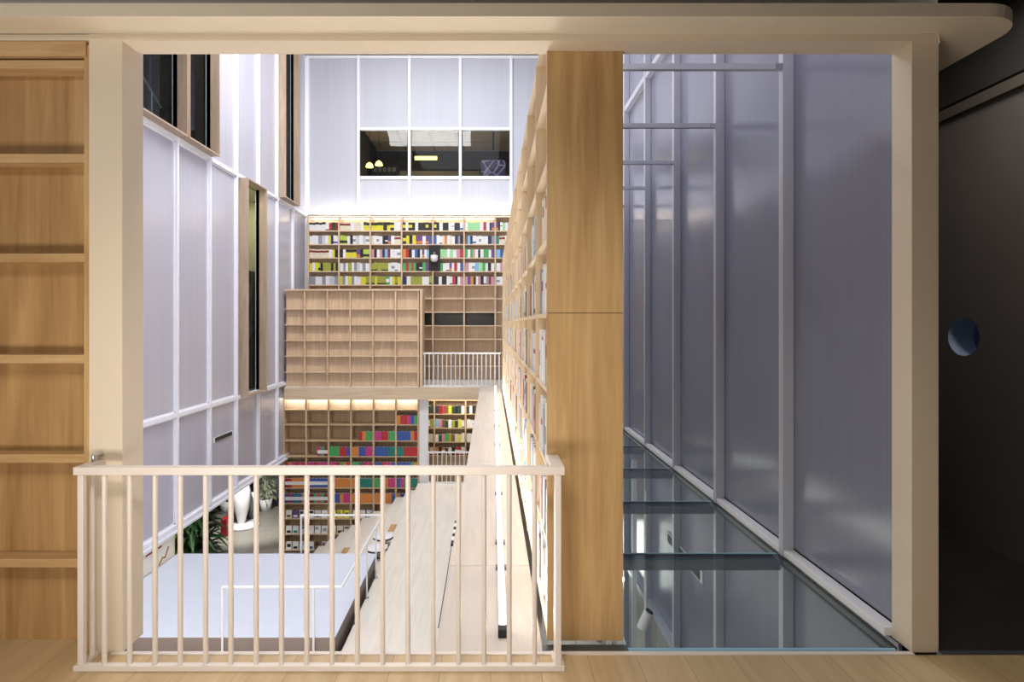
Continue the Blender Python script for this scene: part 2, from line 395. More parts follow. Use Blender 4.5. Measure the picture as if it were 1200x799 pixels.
# ================================================================ atrium shell
ZR = (4.96, .02, -1.97)      # rail heights
XW = -5.6
MY = [3.0+1.2*k for k in range(13)]   # 3.0 .. 17.4
t = thing('wall_left', 'tall left atrium wall of translucent fluted panels in a white grid', 'wall', (XW, 10, -2), kind='structure')
WL = t
rows = ((-1.93, -.02), (.06, 4.92), (5.0, 9.8))
skip = {(1, 8), (2, 5), (2, 6), (2, 10)}
for r, (za, zb) in enumerate(rows):
    for k in range(12):
        if (r, k) in skip: continue
        B(-5.68, -5.66, MY[k]+.03, MY[k+1]-.03, za, zb).build('panel', 'poly', t)
        if r < 2 or True:
            w = .028   # slim inner bead around each pane
            MB().box(-5.66, -5.645, MY[k]+.03, MY[k]+.03+w, za, zb).box(-5.66, -5.645, MY[k+1]-.03-w, MY[k+1]-.03, za, zb)\
                .box(-5.66, -5.645, MY[k]+.03, MY[k+1]-.03, za, za+w).box(-5.66, -5.645, MY[k]+.03, MY[k+1]-.03, zb-w, zb).build('bead', 'mullion', t)
for y in MY:
    B(-5.70, XW, y-.03, y+.03, -1.93, 9.85, bev=.003).build('mullion', 'mullion', t)
for z in ZR:
    for k in range(12):
        B(-5.70, XW+.004, MY[k]+.031, MY[k+1]-.031, z-.04, z+.04, bev=.003).build('rail', 'mullion', t)
B(-5.72, -5.56, 3.05, 17.4, -2.06, -2.015).build('sill', 'mullion', t)
# vent grille
m = MB(); m.box(-5.66, -5.645, 11.62, 12.45, -.78, -.68, 0)
for i in range(5): m.box(-5.6445, -5.638, 11.66, 12.41, -.77+.018*i, -.762+.018*i, 1)
m.box(-5.6445, -5.642, 11.65, 12.42, -.775, -.685, 2)
m.build('grille', ['white', 'grey', 'black'], t)

def wood_window(k0, ya, yb, za, zb, idx, label, xb=-5.68):
    xf = -5.42
    w = thing('window_%d' % idx, label, 'window', (xf, (ya+yb)/2, za), kind='structure')
    MB().box(xb, xf, ya, ya+.03, za, zb).build('jamb', 'frame_oak', w)
    MB().box(xb, xf, yb-.03, yb, za, zb).build('jamb', 'frame_oak', w)
    MB().box(xb, xf, ya+.0302, yb-.0302, za, za+.03).build('sill', 'frame_oak', w)
    MB().box(xb, xf, ya+.0302, yb-.0302, zb-.03, zb).build('head', 'frame_oak', w)
    B(xb-.0, xb+.012, ya+.031, yb-.031, za+.031, zb-.031).build('pane', 'glass_dark', w)
    # enclosed room behind
    return w
wood_window(5, 8.84, 10.2, 5.0, 8.6, 1, 'dark window in a projecting oak box, nearest the viewer on the upper left wall')
wood_window(6, 10.24, 11.4, 5.0, 8.6, 2, 'dark window in a projecting oak box, second on the upper left wall')
wood_window(8, 12.72, 13.8, .02, 4.92, 3, 'tall narrow oak framed window in the middle band of the left wall')
wood_window(10, 15.05, 16.2, 5.0, 9.7, 4, 'tall oak boxed window high on the left wall near the far corner')
tag(MB().box(-7.6, -5.72, 8.6, 11.9, 4.9, 4.98).box(-7.7, -7.6, 8.6, 11.9, 4.9, 8.8).box(-7.6, -5.72, 8.5, 8.6, 4.9, 8.8).box(-7.6, -5.72, 11.9, 12, 4.9, 8.8).box(-7.6, -5.72, 8.6, 11.9, 8.7, 8.8).build('wall_outer', 'darkroom'), 'dark room behind the first two upper windows', 'room', kind='structure')
tag(MB().box(-7.6, -5.72, 14.9, 16.4, 4.9, 4.98).box(-7.7, -7.6, 14.9, 16.4, 4.9, 9.8).box(-7.6, -5.72, 14.8, 14.9, 4.9, 9.8).box(-7.6, -5.72, 16.4, 16.5, 4.9, 9.8).build('wall_outer', 'darkroom'), 'dark room behind the far upper window', 'room', kind='structure')
tag(MB().box(-6.6, -5.72, 12.6, 15.0, -.1, .0).box(-6.7, -6.6, 12.6, 15.0, -.1, 4.95).box(-6.6, -5.72, 15.0, 15.1, -.1, 4.95).box(-6.6, -5.72, 12.5, 12.6, -.1, 4.95).box(-6.6, -5.72, 12.6, 15.0, 4.87, 4.95).build('wall_outer', 'warm_wall'), 'lit yellowish room behind the middle window', 'room', kind='structure')
t = thing('cabinet', 'dark cabinet with two round openings behind the middle left window', 'cabinet', (-6.35, 14.2, 0))
B(-6.55, -6.1, 13.4, 14.9, .001, 3.0, bev=.01).build('body', 'black', t)
for z in (2.4, 1.5):
    MB().cyl((-6.098, 14.1, z), (-6.07, 14.1, z), .33, n=28).build('round_door', 'grey', t)
t = thing('handrail', 'slim metal handrail inside the dark room behind the upper left window', 'handrail', (-6.6, 10, 5))
MB().tube([(-6.5, 8.9, 7.3), (-6.5, 11.2, 5.9)], .03, 8).build('rail', 'grey', t)
for y, z in ((9.3, 7.05), (10.1, 6.57), (10.9, 6.08)):
    MB().cyl((-6.5, y, 4.98), (-6.5, y, z), .02, n=8).build('post', 'grey', t)
t = thing('ceiling_lamp', 'square outline pendant lamp in the dark room behind the upper left window', 'lamp', (-6.6, 9.8, 7.6))
m = MB()
for a, b in (((-6.9, 9.2), (-6.2, 9.2)), ((-6.2, 9.2), (-6.2, 10.2)), ((-6.2, 10.2), (-6.9, 10.2)), ((-6.9, 10.2), (-6.9, 9.2))):
    m.cyl((*a, 7.5), (*b, 7.5), .02, n=6)
m.build('frame', 'grey', t); MB().cyl((-6.55, 10.2, 7.5), (-6.55, 10.2, 8.69), .008, n=6).build('cord', 'black', t)

# lower part of the left wall up to the end of the platform + poster
tag(B(-5.72, -5.62, 2.92, 10.12, -4.6, -2.062).build('wall_left', plain('cream_lower', (232, 214, 176), .7)), 'cream lower wall under the translucent left wall, beside the platform', 'wall', kind='structure')
m = MB().box(-5.618, -5.612, 9.1, 10.05, -2.45, -2.08, 0).box(-5.6118, -5.610, 9.25, 9.7, -2.15, -2.12, 1)
m.tube([(-5.609, 9.62, -2.43), (-5.609, 9.72, -2.34), (-5.609, 9.8, -2.37), (-5.609, 9.9, -2.22)], .014, 6, 2)
tag(m.build('poster', ['paper', 'red', plain('brown_ink', (150, 110, 50), .8)]), 'white poster with a red bar on the cream lower wall by the platform', 'poster')

# far wall
YW = 17.4
BX = [-5.6, -4.045, -2.485, -.93, .625, 2.18]
t = thing('wall_back', 'bright far wall of translucent panels in a white grid', 'wall', (-2, YW+.1, 5.03), kind='structure')
for i in range(5):
    a, b = BX[i]+.04, BX[i+1]-.04
    if 1 <= i <= 3:
        B(a, b, YW+.06, YW+.08, 5.05, 6.10).build('panel', 'poly_b', t)
        B(a, b, YW+.06, YW+.08, 7.64, 9.78).build('panel', 'poly_b', t)
        for z in (6.13, 7.62): B(a, b, YW-.01, YW+.1, z-.04, z+.04, bev=.003).build('rail', 'mullion', t)
    else:
        B(a, b, YW+.06, YW+.08, 5.05, 9.78).build('panel', 'poly_b', t)
    B(a, b, YW, YW+.1, 5.0, 5.05).build('rail', 'mullion', t)
    B(a, b, YW, YW+.1, 9.78, 9.86).build('rail', 'white', t)
for x in BX:
    B(x-.04, x+.04, YW-.02, YW+.1, 5.0, 9.86, bev=.003).build('mullion', 'mullion', t)
for i in (1, 2, 3):
    w = thing('window_%d' % (i+4), ('left', 'middle', 'right')[i-1]+' of the three dark windows in the bright far wall', 'window', ((BX[i]+BX[i+1])/2, YW+.05, 6.17), kind='structure')
    a, b = BX[i]+.042, BX[i+1]-.042
    MB().box(a, a+.02, YW+.02, YW+.06, 6.172, 7.578).box(b-.02, b, YW+.02, YW+.06, 6.172, 7.578).build('frame', 'black', w)
    B(a+.0202, b-.0202, YW+.035, YW+.045, 6.172, 7.578).build('pane', 'glass_dark', w)
# room behind the far windows
m = MB().box(-4.4, 1.2, YW+.11, 22.0, 5.3, 5.4).box(-4.4, 1.2, 21.9, 22.0, 5.4, 8.3).box(-4.5, -4.4, YW+.11, 22, 5.3, 8.4).box(1.2, 1.3, YW+.11, 22, 5.3, 8.4)
tag(m.build('wall_outer', 'darkroom'), 'dark room behind the three far windows', 'room', kind='structure')
m = MB().box(-4.4, 1.2, YW+.11, 21.9, 8.34, 8.44, 1)
for i in range(5):
    for j in range(4):
        m.box(-4.35+1.12*i, -4.35+1.12*i+1.06, 17.6+1.08*j, 17.6+1.08*j+1.02, 8.30, 8.34, 0)
tag(m.build('ceiling', [plain('ceiling_tile', (150, 132, 110), .7), 'black']), 'brown tiled ceiling of the room behind the far windows', 'ceiling', kind='structure')
tag(B(-4.3, .3, 21.2, 21.35, 7.15, 7.35).build('pelmet', plain('pelmet', (120, 112, 98), .6)), 'pale horizontal pelmet across the room behind the far windows', 'pelmet')
for (px, py, rot) in ((433, 194, .5), (444, 192, .2)):
    x, y, z = P(px, py, 19.2)
    t = thing('pendant_lamp', 'yellow lit pendant lamp behind the left far window, ' + ('on the left' if px < 440 else 'on the right'), 'lamp', (x, y, z))
    MB().lathe((x, y, z-.05), [(.02, .16), (.10, .10), (.13, 0), (.12, 0), (.02, .1)], 14).build('shade', 'yellow_lamp', t)
    MB().cyl((x, y, z+.1), (x, y, 8.3), .008, n=6).build('cord', 'black', t)
x0, _, z1 = P(562, 186, 20.0); x1, _, z0 = P(594, 207, 20.0)
t = thing('screen', 'dark purple patterned screen behind the right far window', 'screen', ((x0+x1)/2, 20, z0))
B(x0, x1, 20, 20.06, z0-.1, z1, bev=.01).build('frame', 'black', t)
def pmat():
    m, nt, b = new_mat('purple_pattern'); N, L = nt.nodes, nt.links
    tc = N.new('ShaderNodeTexCoord'); vo = N.new('ShaderNodeTexVoronoi'); vo.inputs['Scale'].default_value = 3; vo.feature = 'DISTANCE_TO_EDGE'
    L.new(tc.outputs['Object'], vo.inputs['Vector']); cr = N.new('ShaderNodeValToRGB')
    cr.color_ramp.elements[0].color = (*s2l((200, 190, 220)), 1); cr.color_ramp.elements[1].color = (*s2l((70, 56, 96)), 1); cr.color_ramp.elements[1].position = .08
    L.new(vo.outputs[0], cr.inputs[0]); L.new(cr.outputs[0], b.inputs['Emission Color']); b.inputs['Emission Strength'].default_value = .5
    b.inputs['Base Color'].default_value = (.02, .02, .03, 1)
    return m
B(x0+.05, x1-.05, 19.99, 19.999, z0, z1-.05).build('display', pmat(), t)
x0, _, z1 = P(435, 193, 20.4); x1, _, z0 = P(466, 206, 20.4)
t = thing('shelf_unit', 'dark low shelving seen through the left far window', 'shelf', ((x0+x1)/2, 20.4, 5.4))
B(x0, x1, 20.4, 20.8, 5.4, z1, bev=.01).build('body', 'black', t)
for i in range(5): B(x0+.08+i*.17, x0+.2+i*.17, 20.39, 20.399, z1-.25, z1-.1).build('label', 'grey', t)
for (ax, bx, py) in ((486, 512, 197), ):
    x0, _, z1 = P(ax, 183, 20.6); x1, _, z0 = P(bx, 187, 20.6)
    tag(B(x0, x1, 20.6, 20.66, z0, z1).build('light_bar', M['yellow_lamp']), 'thin yellow light bar behind the middle far window', 'light')

# right wall
XRW = 2.07
MR = [2.9+1.2*k for k in range(13)] + [17.4]
MR = [3.0, 4.09] + [4.09+1.2*k for k in range(1, 12)]
t = thing('wall_right', 'blue grey translucent fluted panel wall on the right in a satin frame', 'wall', (XRW, 10, -2), kind='structure')
for r, (za, zb) in enumerate(((-2.03, -.035), (.06, 4.94), (5.02, 9.8))):
    for k in range(len(MR)-1):
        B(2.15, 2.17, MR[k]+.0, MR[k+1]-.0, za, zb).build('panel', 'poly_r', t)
for k, y in enumerate(MR):
    if k == 0: continue
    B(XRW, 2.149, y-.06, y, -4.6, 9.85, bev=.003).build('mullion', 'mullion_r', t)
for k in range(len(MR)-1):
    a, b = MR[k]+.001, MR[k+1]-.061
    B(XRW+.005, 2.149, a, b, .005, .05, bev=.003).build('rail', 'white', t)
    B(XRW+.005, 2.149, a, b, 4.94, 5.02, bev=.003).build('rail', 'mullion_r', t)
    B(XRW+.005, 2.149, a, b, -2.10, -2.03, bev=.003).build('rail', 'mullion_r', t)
    B(2.15, 2.16, a, b, -4.6, -2.11).build('pane', 'glass', t)
m = MB().box(2.135, 2.149, 5.75, 6.9, -.98, -.86, 0)
for i in range(5): m.box(2.128, 2.1345, 5.8, 6.85, -.965+.02*i, -.955+.02*i, 1)
m.build('grille', ['white', 'black'], t)
tag(B(2.4, 2.5, 2.9, 17.4, -4.6, -2).build('wall_outer', 'cream'), 'pale wall beyond the glazing under the right wall', 'wall', kind='structure')

# atrium ceiling, lower floor
tag(B(-5.8, 2.3, 2.86, 17.6, 9.95, 10.1).build('ceiling', 'white'), 'white ceiling high over the atrium', 'ceiling', kind='structure')
tag(B(-13, 2.5, 2.9, 25, -4.8, -4.6).build('floor', 'concrete'), 'polished concrete floor of the lower storey', 'floor', kind='structure')
tag(B(-13, -5.73, 2.9, 25, -2.06, -1.96).build('ceiling', 'ceil'), 'dark ceiling over the lower storey beyond the left wall', 'ceiling', kind='structure')
tag(MB().box(-13.1, -13, 2.9, 25, -4.6, -1.96).box(-13, -5.73, 25, 25.1, -4.6, -1.96).build('wall_outer', 'darkroom'), 'dark walls at the back of the lower storey', 'wall', kind='structure')
tag(B(-5.7, 2.3, 17.58, 17.7, -4.6, 5.0).build('wall_back', 'cream'), 'cream wall behind the far bookcases', 'wall', kind='structure')

# glass floor
t = thing('glass_floor', 'blue tinted glass floor in four visible panes along the right wall', 'glass floor', (1.35, 6, -.02))
GY = [2.885] + MR[1:]
for k in range(len(GY)-1):
    B(.70, XRW-.012, GY[k]+.0162, GY[k+1]-.012, -.022, -.002).build('glass_pane', 'glass_floor', t)
    B(.70, XRW-.012, GY[k]+.0, GY[k]+.016, -.022, -.001).build('pane_edge', 'glass_edge', t)
    B(.70, XRW-.012, GY[k+1]-.0118, GY[k+1]-.0005, -.02, -.0015).build('joint', 'joint', t)
    if k > 0: B(.70, XRW-.012, GY[k]-.05, GY[k]+.02, -.10, -.03).build('beam', 'steel', t)
B(XRW-.0118, XRW+.003, 2.9, 17.3, -.06, .002).build('gasket', 'joint', t)
tag(B(.27, .70, 2.90, 2.963, -.06, -.02).build('trim_8', plain('slate', (70, 76, 76), .4)), 'dark slate strip under the end of the tall bookcase', 'strip', kind='structure')
# tie bars
for k in range(1, 8):
    y = MR[k]
    o = B(.60, XRW-.001, y-.055, y-.02, 3.455, 3.50, bev=.004)
    names = {1: 'nearest', 2: 'second', 3: 'third', 4: 'fourth'}
    tt = thing('tie_bar', 'horizontal white metal tie bar to the right wall, ' + names.get(k, '%s' % {5:'fifth',6:'sixth',7:'seventh'}.get(k)) + ' from the viewer', 'bar', (1.3, y-.04, 3.455), 'tie bars above the tall bookcase')
    o.build('bar', 'mullion_r', tt)
    MB().box(XRW-.05, XRW-.001, y-.062, y-.055, 3.46, 3.495).build('fixing', 'chrome', tt)
    B(.60, .66, y-.05, y-.025, 3.345, 3.455).build('foot', 'mullion_r', tt)
# spotlight below the glass
x, y, z = P(757, 724, 6.3)
t = thing('spotlight', 'white cylindrical spotlight hanging below the glass floor', 'spotlight', (x, y, z))
MB().cyl((x-.05, y, z-.11), (x+.03, y-.02, z+.08), .055, n=20).build('body', 'white', t)
MB().cyl((x+.03, y-.02, z+.08), (x+.036, y-.021, z+.09), .045, n=20).build('lens', 'black', t)
MB().cyl((x, y, z+.05), (x, y, -.2), .012, n=8).build('stem', 'white', t)
x, y, z = P(728, 678, 5.2)
t = thing('spotlight', 'small blazing spot lamp beside the foot of the tall bookcase under the glass', 'spotlight', (x, y, z))
MB().cyl((x, y-.01, z), (x, y+.08, z), .03, n=16).build('body', 'white', t)
MB().cyl((x, y-.014, z), (x, y-.0102, z), .022, n=16).build('lens', 'spot_e', t)
MB().cyl((x, y+.04, z+.03), (x, y+.04, -.03), .008, n=8).build('stem', 'white', t)
# glazed doors under the glass floor
t = thing('glass_partition', 'white framed glass partition seen below the glass floor', 'partition', (1.35, 9, -4.6))
for i, x in enumerate((.75, 1.2, 1.65, 2.0)):
    B(x-.03, x+.03, 7.9, 7.96, -4.6, -.25).build('frame', 'white', t)
for a, b in ((.78, 1.17), (1.23, 1.62), (1.68, 1.97)):
    B(a, b, 7.92, 7.94, -4.6, -.25).build('pane', 'glass', t)

# ================================================================ staircase, landing, platform
LZ = -2.67
t = thing('staircase', 'broad whitewashed oak staircase with landing, stepping down to the left behind the platform', 'staircase', (-2, 10, -4.6))
B(-1.97, .26, 2.91, 15.45, LZ-.3, LZ).build('landing', 'stone_oak', t)
B(-5.6, -1.971, 2.93, 7.44, LZ-.3, LZ).build('landing', 'stone_oak', t)
for i in range(10):
    xn = -1.97-.30*i; z = LZ-.19*i
    if i == 0: continue
    xr = xn+.30+.05
    MB().prism([(xn, z), (xr-.001, z), (xr+.10-.001, z-.19*3 if z-.57 > -4.6 else -4.6), (xn+.10, z-.19*3 if z-.57 > -4.6 else -4.6)], 'Y', 10.22, 15.45).build('step', 'stone_oak', t)
for (ax, zz, yy) in ((-2.17, LZ-.19, 12.6), (-3.38, LZ-.95, 13.2)):
    B(ax-.07, ax+.07, yy-.24, yy+.2, zz, zz+.006).build('floor_box_lid', 'oak', t)
t = thing('platform', 'large pale blue flat platform with a brown edge below the railing', 'platform', (-3.8, 8.8, LZ))
B(-5.6, -2.04, 7.47, 10.17, LZ+.2, LZ+.215).build('top_sheet', 'plat', t)
B(-5.6, -2.045, 7.475, 10.165, LZ-.1, LZ+.1995).build('edge', 'plat_side', t)

# guard rail round the platform
t = thing('handrail', 'white tubular handrail bending around the pale blue platform', 'handrail', (-2.5, 9, LZ))
z1 = -1.793
A = P(263.8, 685, 7.53); Bc = (-1.95, 7.53, z1); C_ = (-1.95, 10.2, z1); D = P(352, 601, 10.2)
A = (A[0], 7.453, z1); Bc = (-1.95, 7.453, z1); D = (D[0], 10.24, z1); C_ = (-1.95, 10.24, z1)
MB().tube([A, Bc, C_, D], .017, 10).build('rail', 'white', t)
for p in (A, (-2.32, 7.453, z1)):
    MB().cyl((p[0], p[1], LZ), p, .015, n=10).build('post', 'white', t)
for p, zb in ((D, LZ-.95), ((-2.42, 10.24, z1), LZ-.38)):
    MB().cyl((p[0], 10.24, zb), (p[0], 10.24, p[2]), .015, n=10).build('post', 'white', t)
for y in (8.21, 8.96, 9.67):
    m = MB().cyl((-1.95, y, LZ), (-1.95, y, z1), .013, n=10); m.build('post', 'white', t)
    MB().cyl((-1.95, y, LZ), (-1.95, y, LZ+.012), .035, n=14).build('foot', 'chrome', t)

# low round tables on the stair
for i, (x, y) in enumerate(((-2.19, 11.6), (-2.20, 11.0))):
    zb = LZ-.19; z = LZ-.02
    t = thing('low_table', ('low round white table with a dark rim on the stairs, ' + ('the farther of the two', 'the nearer of the two')[i]), 'table', (x, y, zb))
    MB().lathe((x, y, z), [(0, 0), (.19, 0), (.205, .01), (.205, .02), (.19, .028), (0, .028)], 28).build('top', 'white', t)
    MB().lathe((x, y, z-.02), [(.0, 0), (.205, 0), (.207, .018), (0, .0195)], 28).build('rim', 'black', t)
    MB().cyl((x, y, zb+.001), (x, y, z-.02), .03, n=16).build('stem', 'chrome', t)
    MB().lathe((x, y, zb+.0005), [(0, 0), (.12, 0), (.115, .012), (0, .014)], 24).build('foot', 'chrome', t)

# ================================================================ far balcony, wooden box case
t = thing('balcony', 'far balcony deck with a pale oak edge beam under the gridded case', 'balcony', (-2.5, 16, -.4))
B(-5.59, .28, 15.45, 17.08, -.10, -.055).build('deck', 'stone_oak', t)
B(-5.59, -.02, 15.40, 15.449, -.40, -.075).build('edge_beam', 'pale_h', t)
B(-5.59, .28, 15.45, 17.5, -.38, -.1005).build('soffit_slab', 'white', t)
B(-5.59, 1.9, 17.081, 17.5, -.1, -.055).build('deck', 'white', t)
B(.281, 1.9, 14.3, 17.08, -.38, -.055).build('deck', 'stone_oak', t)

t = thing('display_case', 'pale oak gridded case of empty shallow cubbies standing on the far balcony', 'case', (-3.75, 15.5, -.075))
x0, x1 = -5.59, -1.90
zt = 2.55; B(x0, x1, 15.56, 15.9, -.055, zt).build('back_panel', 'pale', t)
B(x0, -1.85, 15.40, 15.93, zt+.0005, zt+.045).build('top_board', 'pale_h', t)
B(-1.915, -1.85, 15.405, 15.93, -.055, zt).build('side_panel', 'pale', t)
cw = 26.62*15.42/F
vx = [(330.3+26.62*i-VX)*15.42/F for i in range(7)]
for x in vx[1:]:
    B(x-.018, x+.018, 15.42, 15.56, -.055, zt).build('divider', 'pale', t)
for k in range(6):
    z = H-(362.1+18.5*k-VY)*15.42/F
    B(x0, x1, 15.425, 15.56, z-.012, z+.012).build('shelf', 'pale_h', t)
t = thing('guard_railing', 'white guard railing on the far balcony beside the gridded case', 'railing', (-.8, 15.46, -.055))
B(-1.84, .27, 15.455, 15.50, .83, .875).build('top_rail', 'white', t)
B(-1.84, .27, 15.465, 15.49, -.05, -.02).build('bottom_rail', 'white', t)
for i in range(18):
    x = -1.79+.119*i
    MB().cyl((x, 15.477, -.02), (x, 15.477, .83), .014, n=8).build('baluster', 'white', t)

# ================================================================ far bookcase
FYF = 17.1
vX = [(p-VX)*FYF/F for p in (361, 397, 433.8, 470.6, 507.2, 543.8, 580.4, 617)]
sZ = [H-(270+15.87*k-VY)*FYF/F for k in range(12)]
topZ = H-(253.5-VY)*FYF/F
t = thing('bookcase', 'huge oak bookcase on the far wall, upper rows full of books', 'bookcase', (-2, 17.3, 0))
for i, x in enumerate(vX):
    B(x-.022, x+.022, FYF, 17.42, -.054, topZ).build('divider', 'pale', t)
for k, z in enumerate([topZ]+sZ[:-1]):
    B(vX[0]+.0221, vX[-1], FYF+.003, 17.42, z-.03, z).build('shelf', 'pale_h', t)
for i in range(7):
    za, zb = sZ[8], topZ
    sl = (i in (3, 4, 5))
    if sl:
        B(vX[i]+.0221, vX[i+1]-.0221, 17.4205, 17.44, -.054, sZ[7]).build('back_panel', 'pale', t)
        B(vX[i]+.0221, vX[i+1]-.0221, 17.4205, 17.44, sZ[6], topZ).build('back_panel', 'pale', t)
    else:
        B(vX[i]+.0221, vX[i+1]-.0221, 17.4205, 17.44, -.054, topZ).build('back_panel', 'pale', t)
B(vX[3], vX[6], 17.50, 17.53, sZ[7]-.1, sZ[6]+.1).build('slot_glass', plain('slot_dark', (44, 46, 42), .25), t)
# small round dark thing in the slot
x, _, z = P(565, 389, 17.47)
tag(MB().lathe((x, 17.46, z-.1), [(.0, 0), (.1, 0), (.14, .06), (.12, .15), (0, .2)], 16, sy=.2).build('vase', M['black'], None), 'dark rounded vase in the see-through slot of the far bookcase', 'vase')
# LED strips in top row
ledt = thing('light_strip', 'warm light strip along the top row of the far bookcase', 'light', (-2, 17.2, topZ-.05))
for i in range(6):
    B(vX[i]+.05, vX[i+1]-.05, 17.30, 17.33, topZ-.042, topZ-.031).build('strip', 'led', ledt)
ledt = thing('light_strip', 'warm light strip on top of the far bookcase, washing the far wall', 'light', (-2, 17.2, topZ))
B(vX[0], 1.5, 17.2, 17.23, topZ+.001, topZ+.02).build('strip', 'led', ledt)

# black niche with white lamp
x0, _, z1 = P(503, 287.3, FYF); x1, _, z0 = P(515.5, 317, FYF)
t = thing('wall_lamp', 'white rounded lamp on a black panel set into the far bookcase', 'lamp', ((x0+x1)/2, 17.05, z0))
B(x0, x1, 17.06, 17.099, z0, z1, bev=.004).build('panel', 'black', t)
cx_, cz_ = (x0+x1)/2, H-(303-VY)*17.0/F
MB().lathe((cx_, 16.98, cz_-.1), [(0, 0), (.07, .01), (.105, .06), (.11, .19), (.1, .2), (0, .2)], 20).build('shade', 'white', t)
B(cx_-.03, cx_+.03, 16.97, 17.06, cz_+.1, cz_+.2).build('arm', 'grey', t)

# ================================================================ ground floor case (under the box)
t = thing('bookcase', 'oak bookcase of the lower storey holding blocks of brightly coloured volumes', 'bookcase', (-3.8, 15.7, -4.6))
GF = 15.55
gX = [(p-VX)*GF/F for p in (332.5, 358.6, 384.8, 411.2, 437.6, 463.9, 490.2)]
gZ = [H-(y-VY)*GF/F for y in (480, 497.3, 516.2, 534.6, 552.6, 571.4, 589.4, 607.5, 625.8, 644.4)]
for x in gX: B(x-.022, x+.022, GF, 15.95, -4.6, -.405).build('divider', 'case', t)
for z in gZ: B(gX[0]+.0221, gX[-1]-.0221, GF+.003, 15.95, z-.028, z).build('shelf', 'case', t)
for i in range(6): B(gX[i]+.0221, gX[i+1]-.0221, 15.9505, 15.97, -4.6, -.405).build('back_panel', 'case', t)
for i in range(6): B(gX[i]+.0221, gX[i+1]-.0221, 15.72, 15.74, gZ[0]+.001, -.45).build('header_panel', 'lit_panel', t)
t = thing('light_strip', 'bright light strip along the top of the lower storey bookcase', 'light', (-3.8, 15.6, -.44))
for i in range(6): B(gX[i]+.04, gX[i+1]-.04, 15.62, 15.65, -.425, -.41).build('strip', 'led', t)
tag(B(-1.95, -1.72, 15.56, 15.75, -4.6, -.381).build('column', 'white'), 'white square column between the two lower storey bookcases', 'column')
# landing railing
t = thing('guard_railing', 'white guard railing at the far end of the landing, lower storey', 'railing', (-.9, 15.42, LZ))
B(-1.72, .2, 15.40, 15.44, -1.85, -1.81).build('top_rail', 'white', t)
B(-1.72, .2, 15.405, 15.43, LZ+.001, LZ+.04).build('bottom_rail', 'white', t)
for i in range(16): MB().cyl((-1.68+.12*i, 15.418, LZ+.04), (-1.68+.12*i, 15.418, -1.85), .012, n=8).build('baluster', 'white', t)
# second lower case
t = thing('bookcase', 'oak bookcase of old and plain books behind the landing railing', 'bookcase', (-.8, 17.2, -4.6))
RF = 16.95
rX = [(p-VX)*RF/F for p in (471.5, 508.9, 545.6, 582.5)]
rZ = [H-(y-VY)*RF/F for y in (468.5, 484.8, 501.3, 517.6, 533.6)]
for x in rX: B(x-.022, x+.022, RF, 17.3, -4.6, rZ[0]).build('divider', 'case', t)
for z in rZ+[rZ[-1]-.42*k for k in (3, 4)]: B(rX[0]+.0221, rX[-1]-.0221, RF+.003, 17.3, z-.028, z).build('shelf', 'case', t)
for i in range(3): B(rX[i]+.0221, rX[i+1]-.0221, 17.3005, 17.32, -4.6, rZ[0]).build('back_panel', 'case', t)
for i in range(3): B(rX[i]+.0221, rX[i+1]-.0221, RF+.06, RF+.08, -3.6, rZ[4]-.03).build('door', 'case', t)
t = thing('light_strip', 'warm light strip over the bookcase behind the landing railing', 'light', (-.8, 16.9, -.6))
B(rX[0], rX[-1], 16.80, 16.84, -.50, -.48).build('strip', 'led', t)
B(rX[0], rX[-1], 16.79, 16.85, -.479, -.381).build('housing', 'white', t)

# ================================================================ BOOKS
NUM = ['first','second','third','fourth','fifth','sixth','seventh','eighth','ninth','tenth','eleventh','twelfth','thirteenth','fourteenth','fifteenth','sixteenth','seventeenth','eighteenth','nineteenth','twentieth']
RGB = {'white': (226,226,226), 'cream': (222,210,186), 'black': (28,28,32), 'grey': (140,146,158), 'pale grey': (196,198,208), 'yellow': (226,214,40),
       'olive': (160,164,50), 'lime': (176,206,70), 'green': (70,170,90), 'pale green': (150,216,150), 'dark green': (40,70,44), 'red': (190,40,48), 'dark red': (136,40,44), 'purple': (104,64,130),
       'blue': (50,88,170), 'pale blue': (120,180,224), 'navy': (40,48,80), 'orange': (222,132,52), 'pink': (206,52,130), 'teal': (30,128,112), 'brown': (120,84,56), 'rose': (200,140,150)}
BMAT = {k: plain('book_'+k.replace(' ', '_'), tuple(.86*q+.14*(sum(v)/3)*.95 for q in v), .45, noise=.05) for k, v in RGB.items()}
STY = {}
def style(name, cover, band=None, lo=0, hi=0, word=None):
    STY[name] = (cover, band, lo, hi, word or (cover if not band else '%s book with %s band' % (cover, band)))
for c in RGB: style(c, c)
style('yb', 'yellow', 'black', .62, .97); style('by', 'black', 'yellow', .35, .7); style('lb', 'lime', 'black', .12, .42); style('po', 'purple', 'orange', .08, .36)
style('wb', 'white', 'black', .72, .97); style('wk', 'white', 'black', .04, .16); style('wg', 'white', 'grey', .3, .6); style('ob', 'olive', 'black', .06, .2)
style('wr', 'white', 'red', .5, .6); style('cr', 'cream', 'dark red', .6, .85); style('bw', 'black', 'white', .3, .45); style('wbl', 'white', 'blue', .1, .3)
style('rw', 'red', 'white', .3, .68); style('ow', 'orange', 'white', .3, .68); style('blw', 'blue', 'white', .3, .68); style('tw', 'teal', 'white', .3, .68)
style('gw', 'green', 'white', .3, .68); style('pw', 'pink', 'white', .3, .68); style('drw', 'dark red', 'white', .3, .68)
MESH = {}
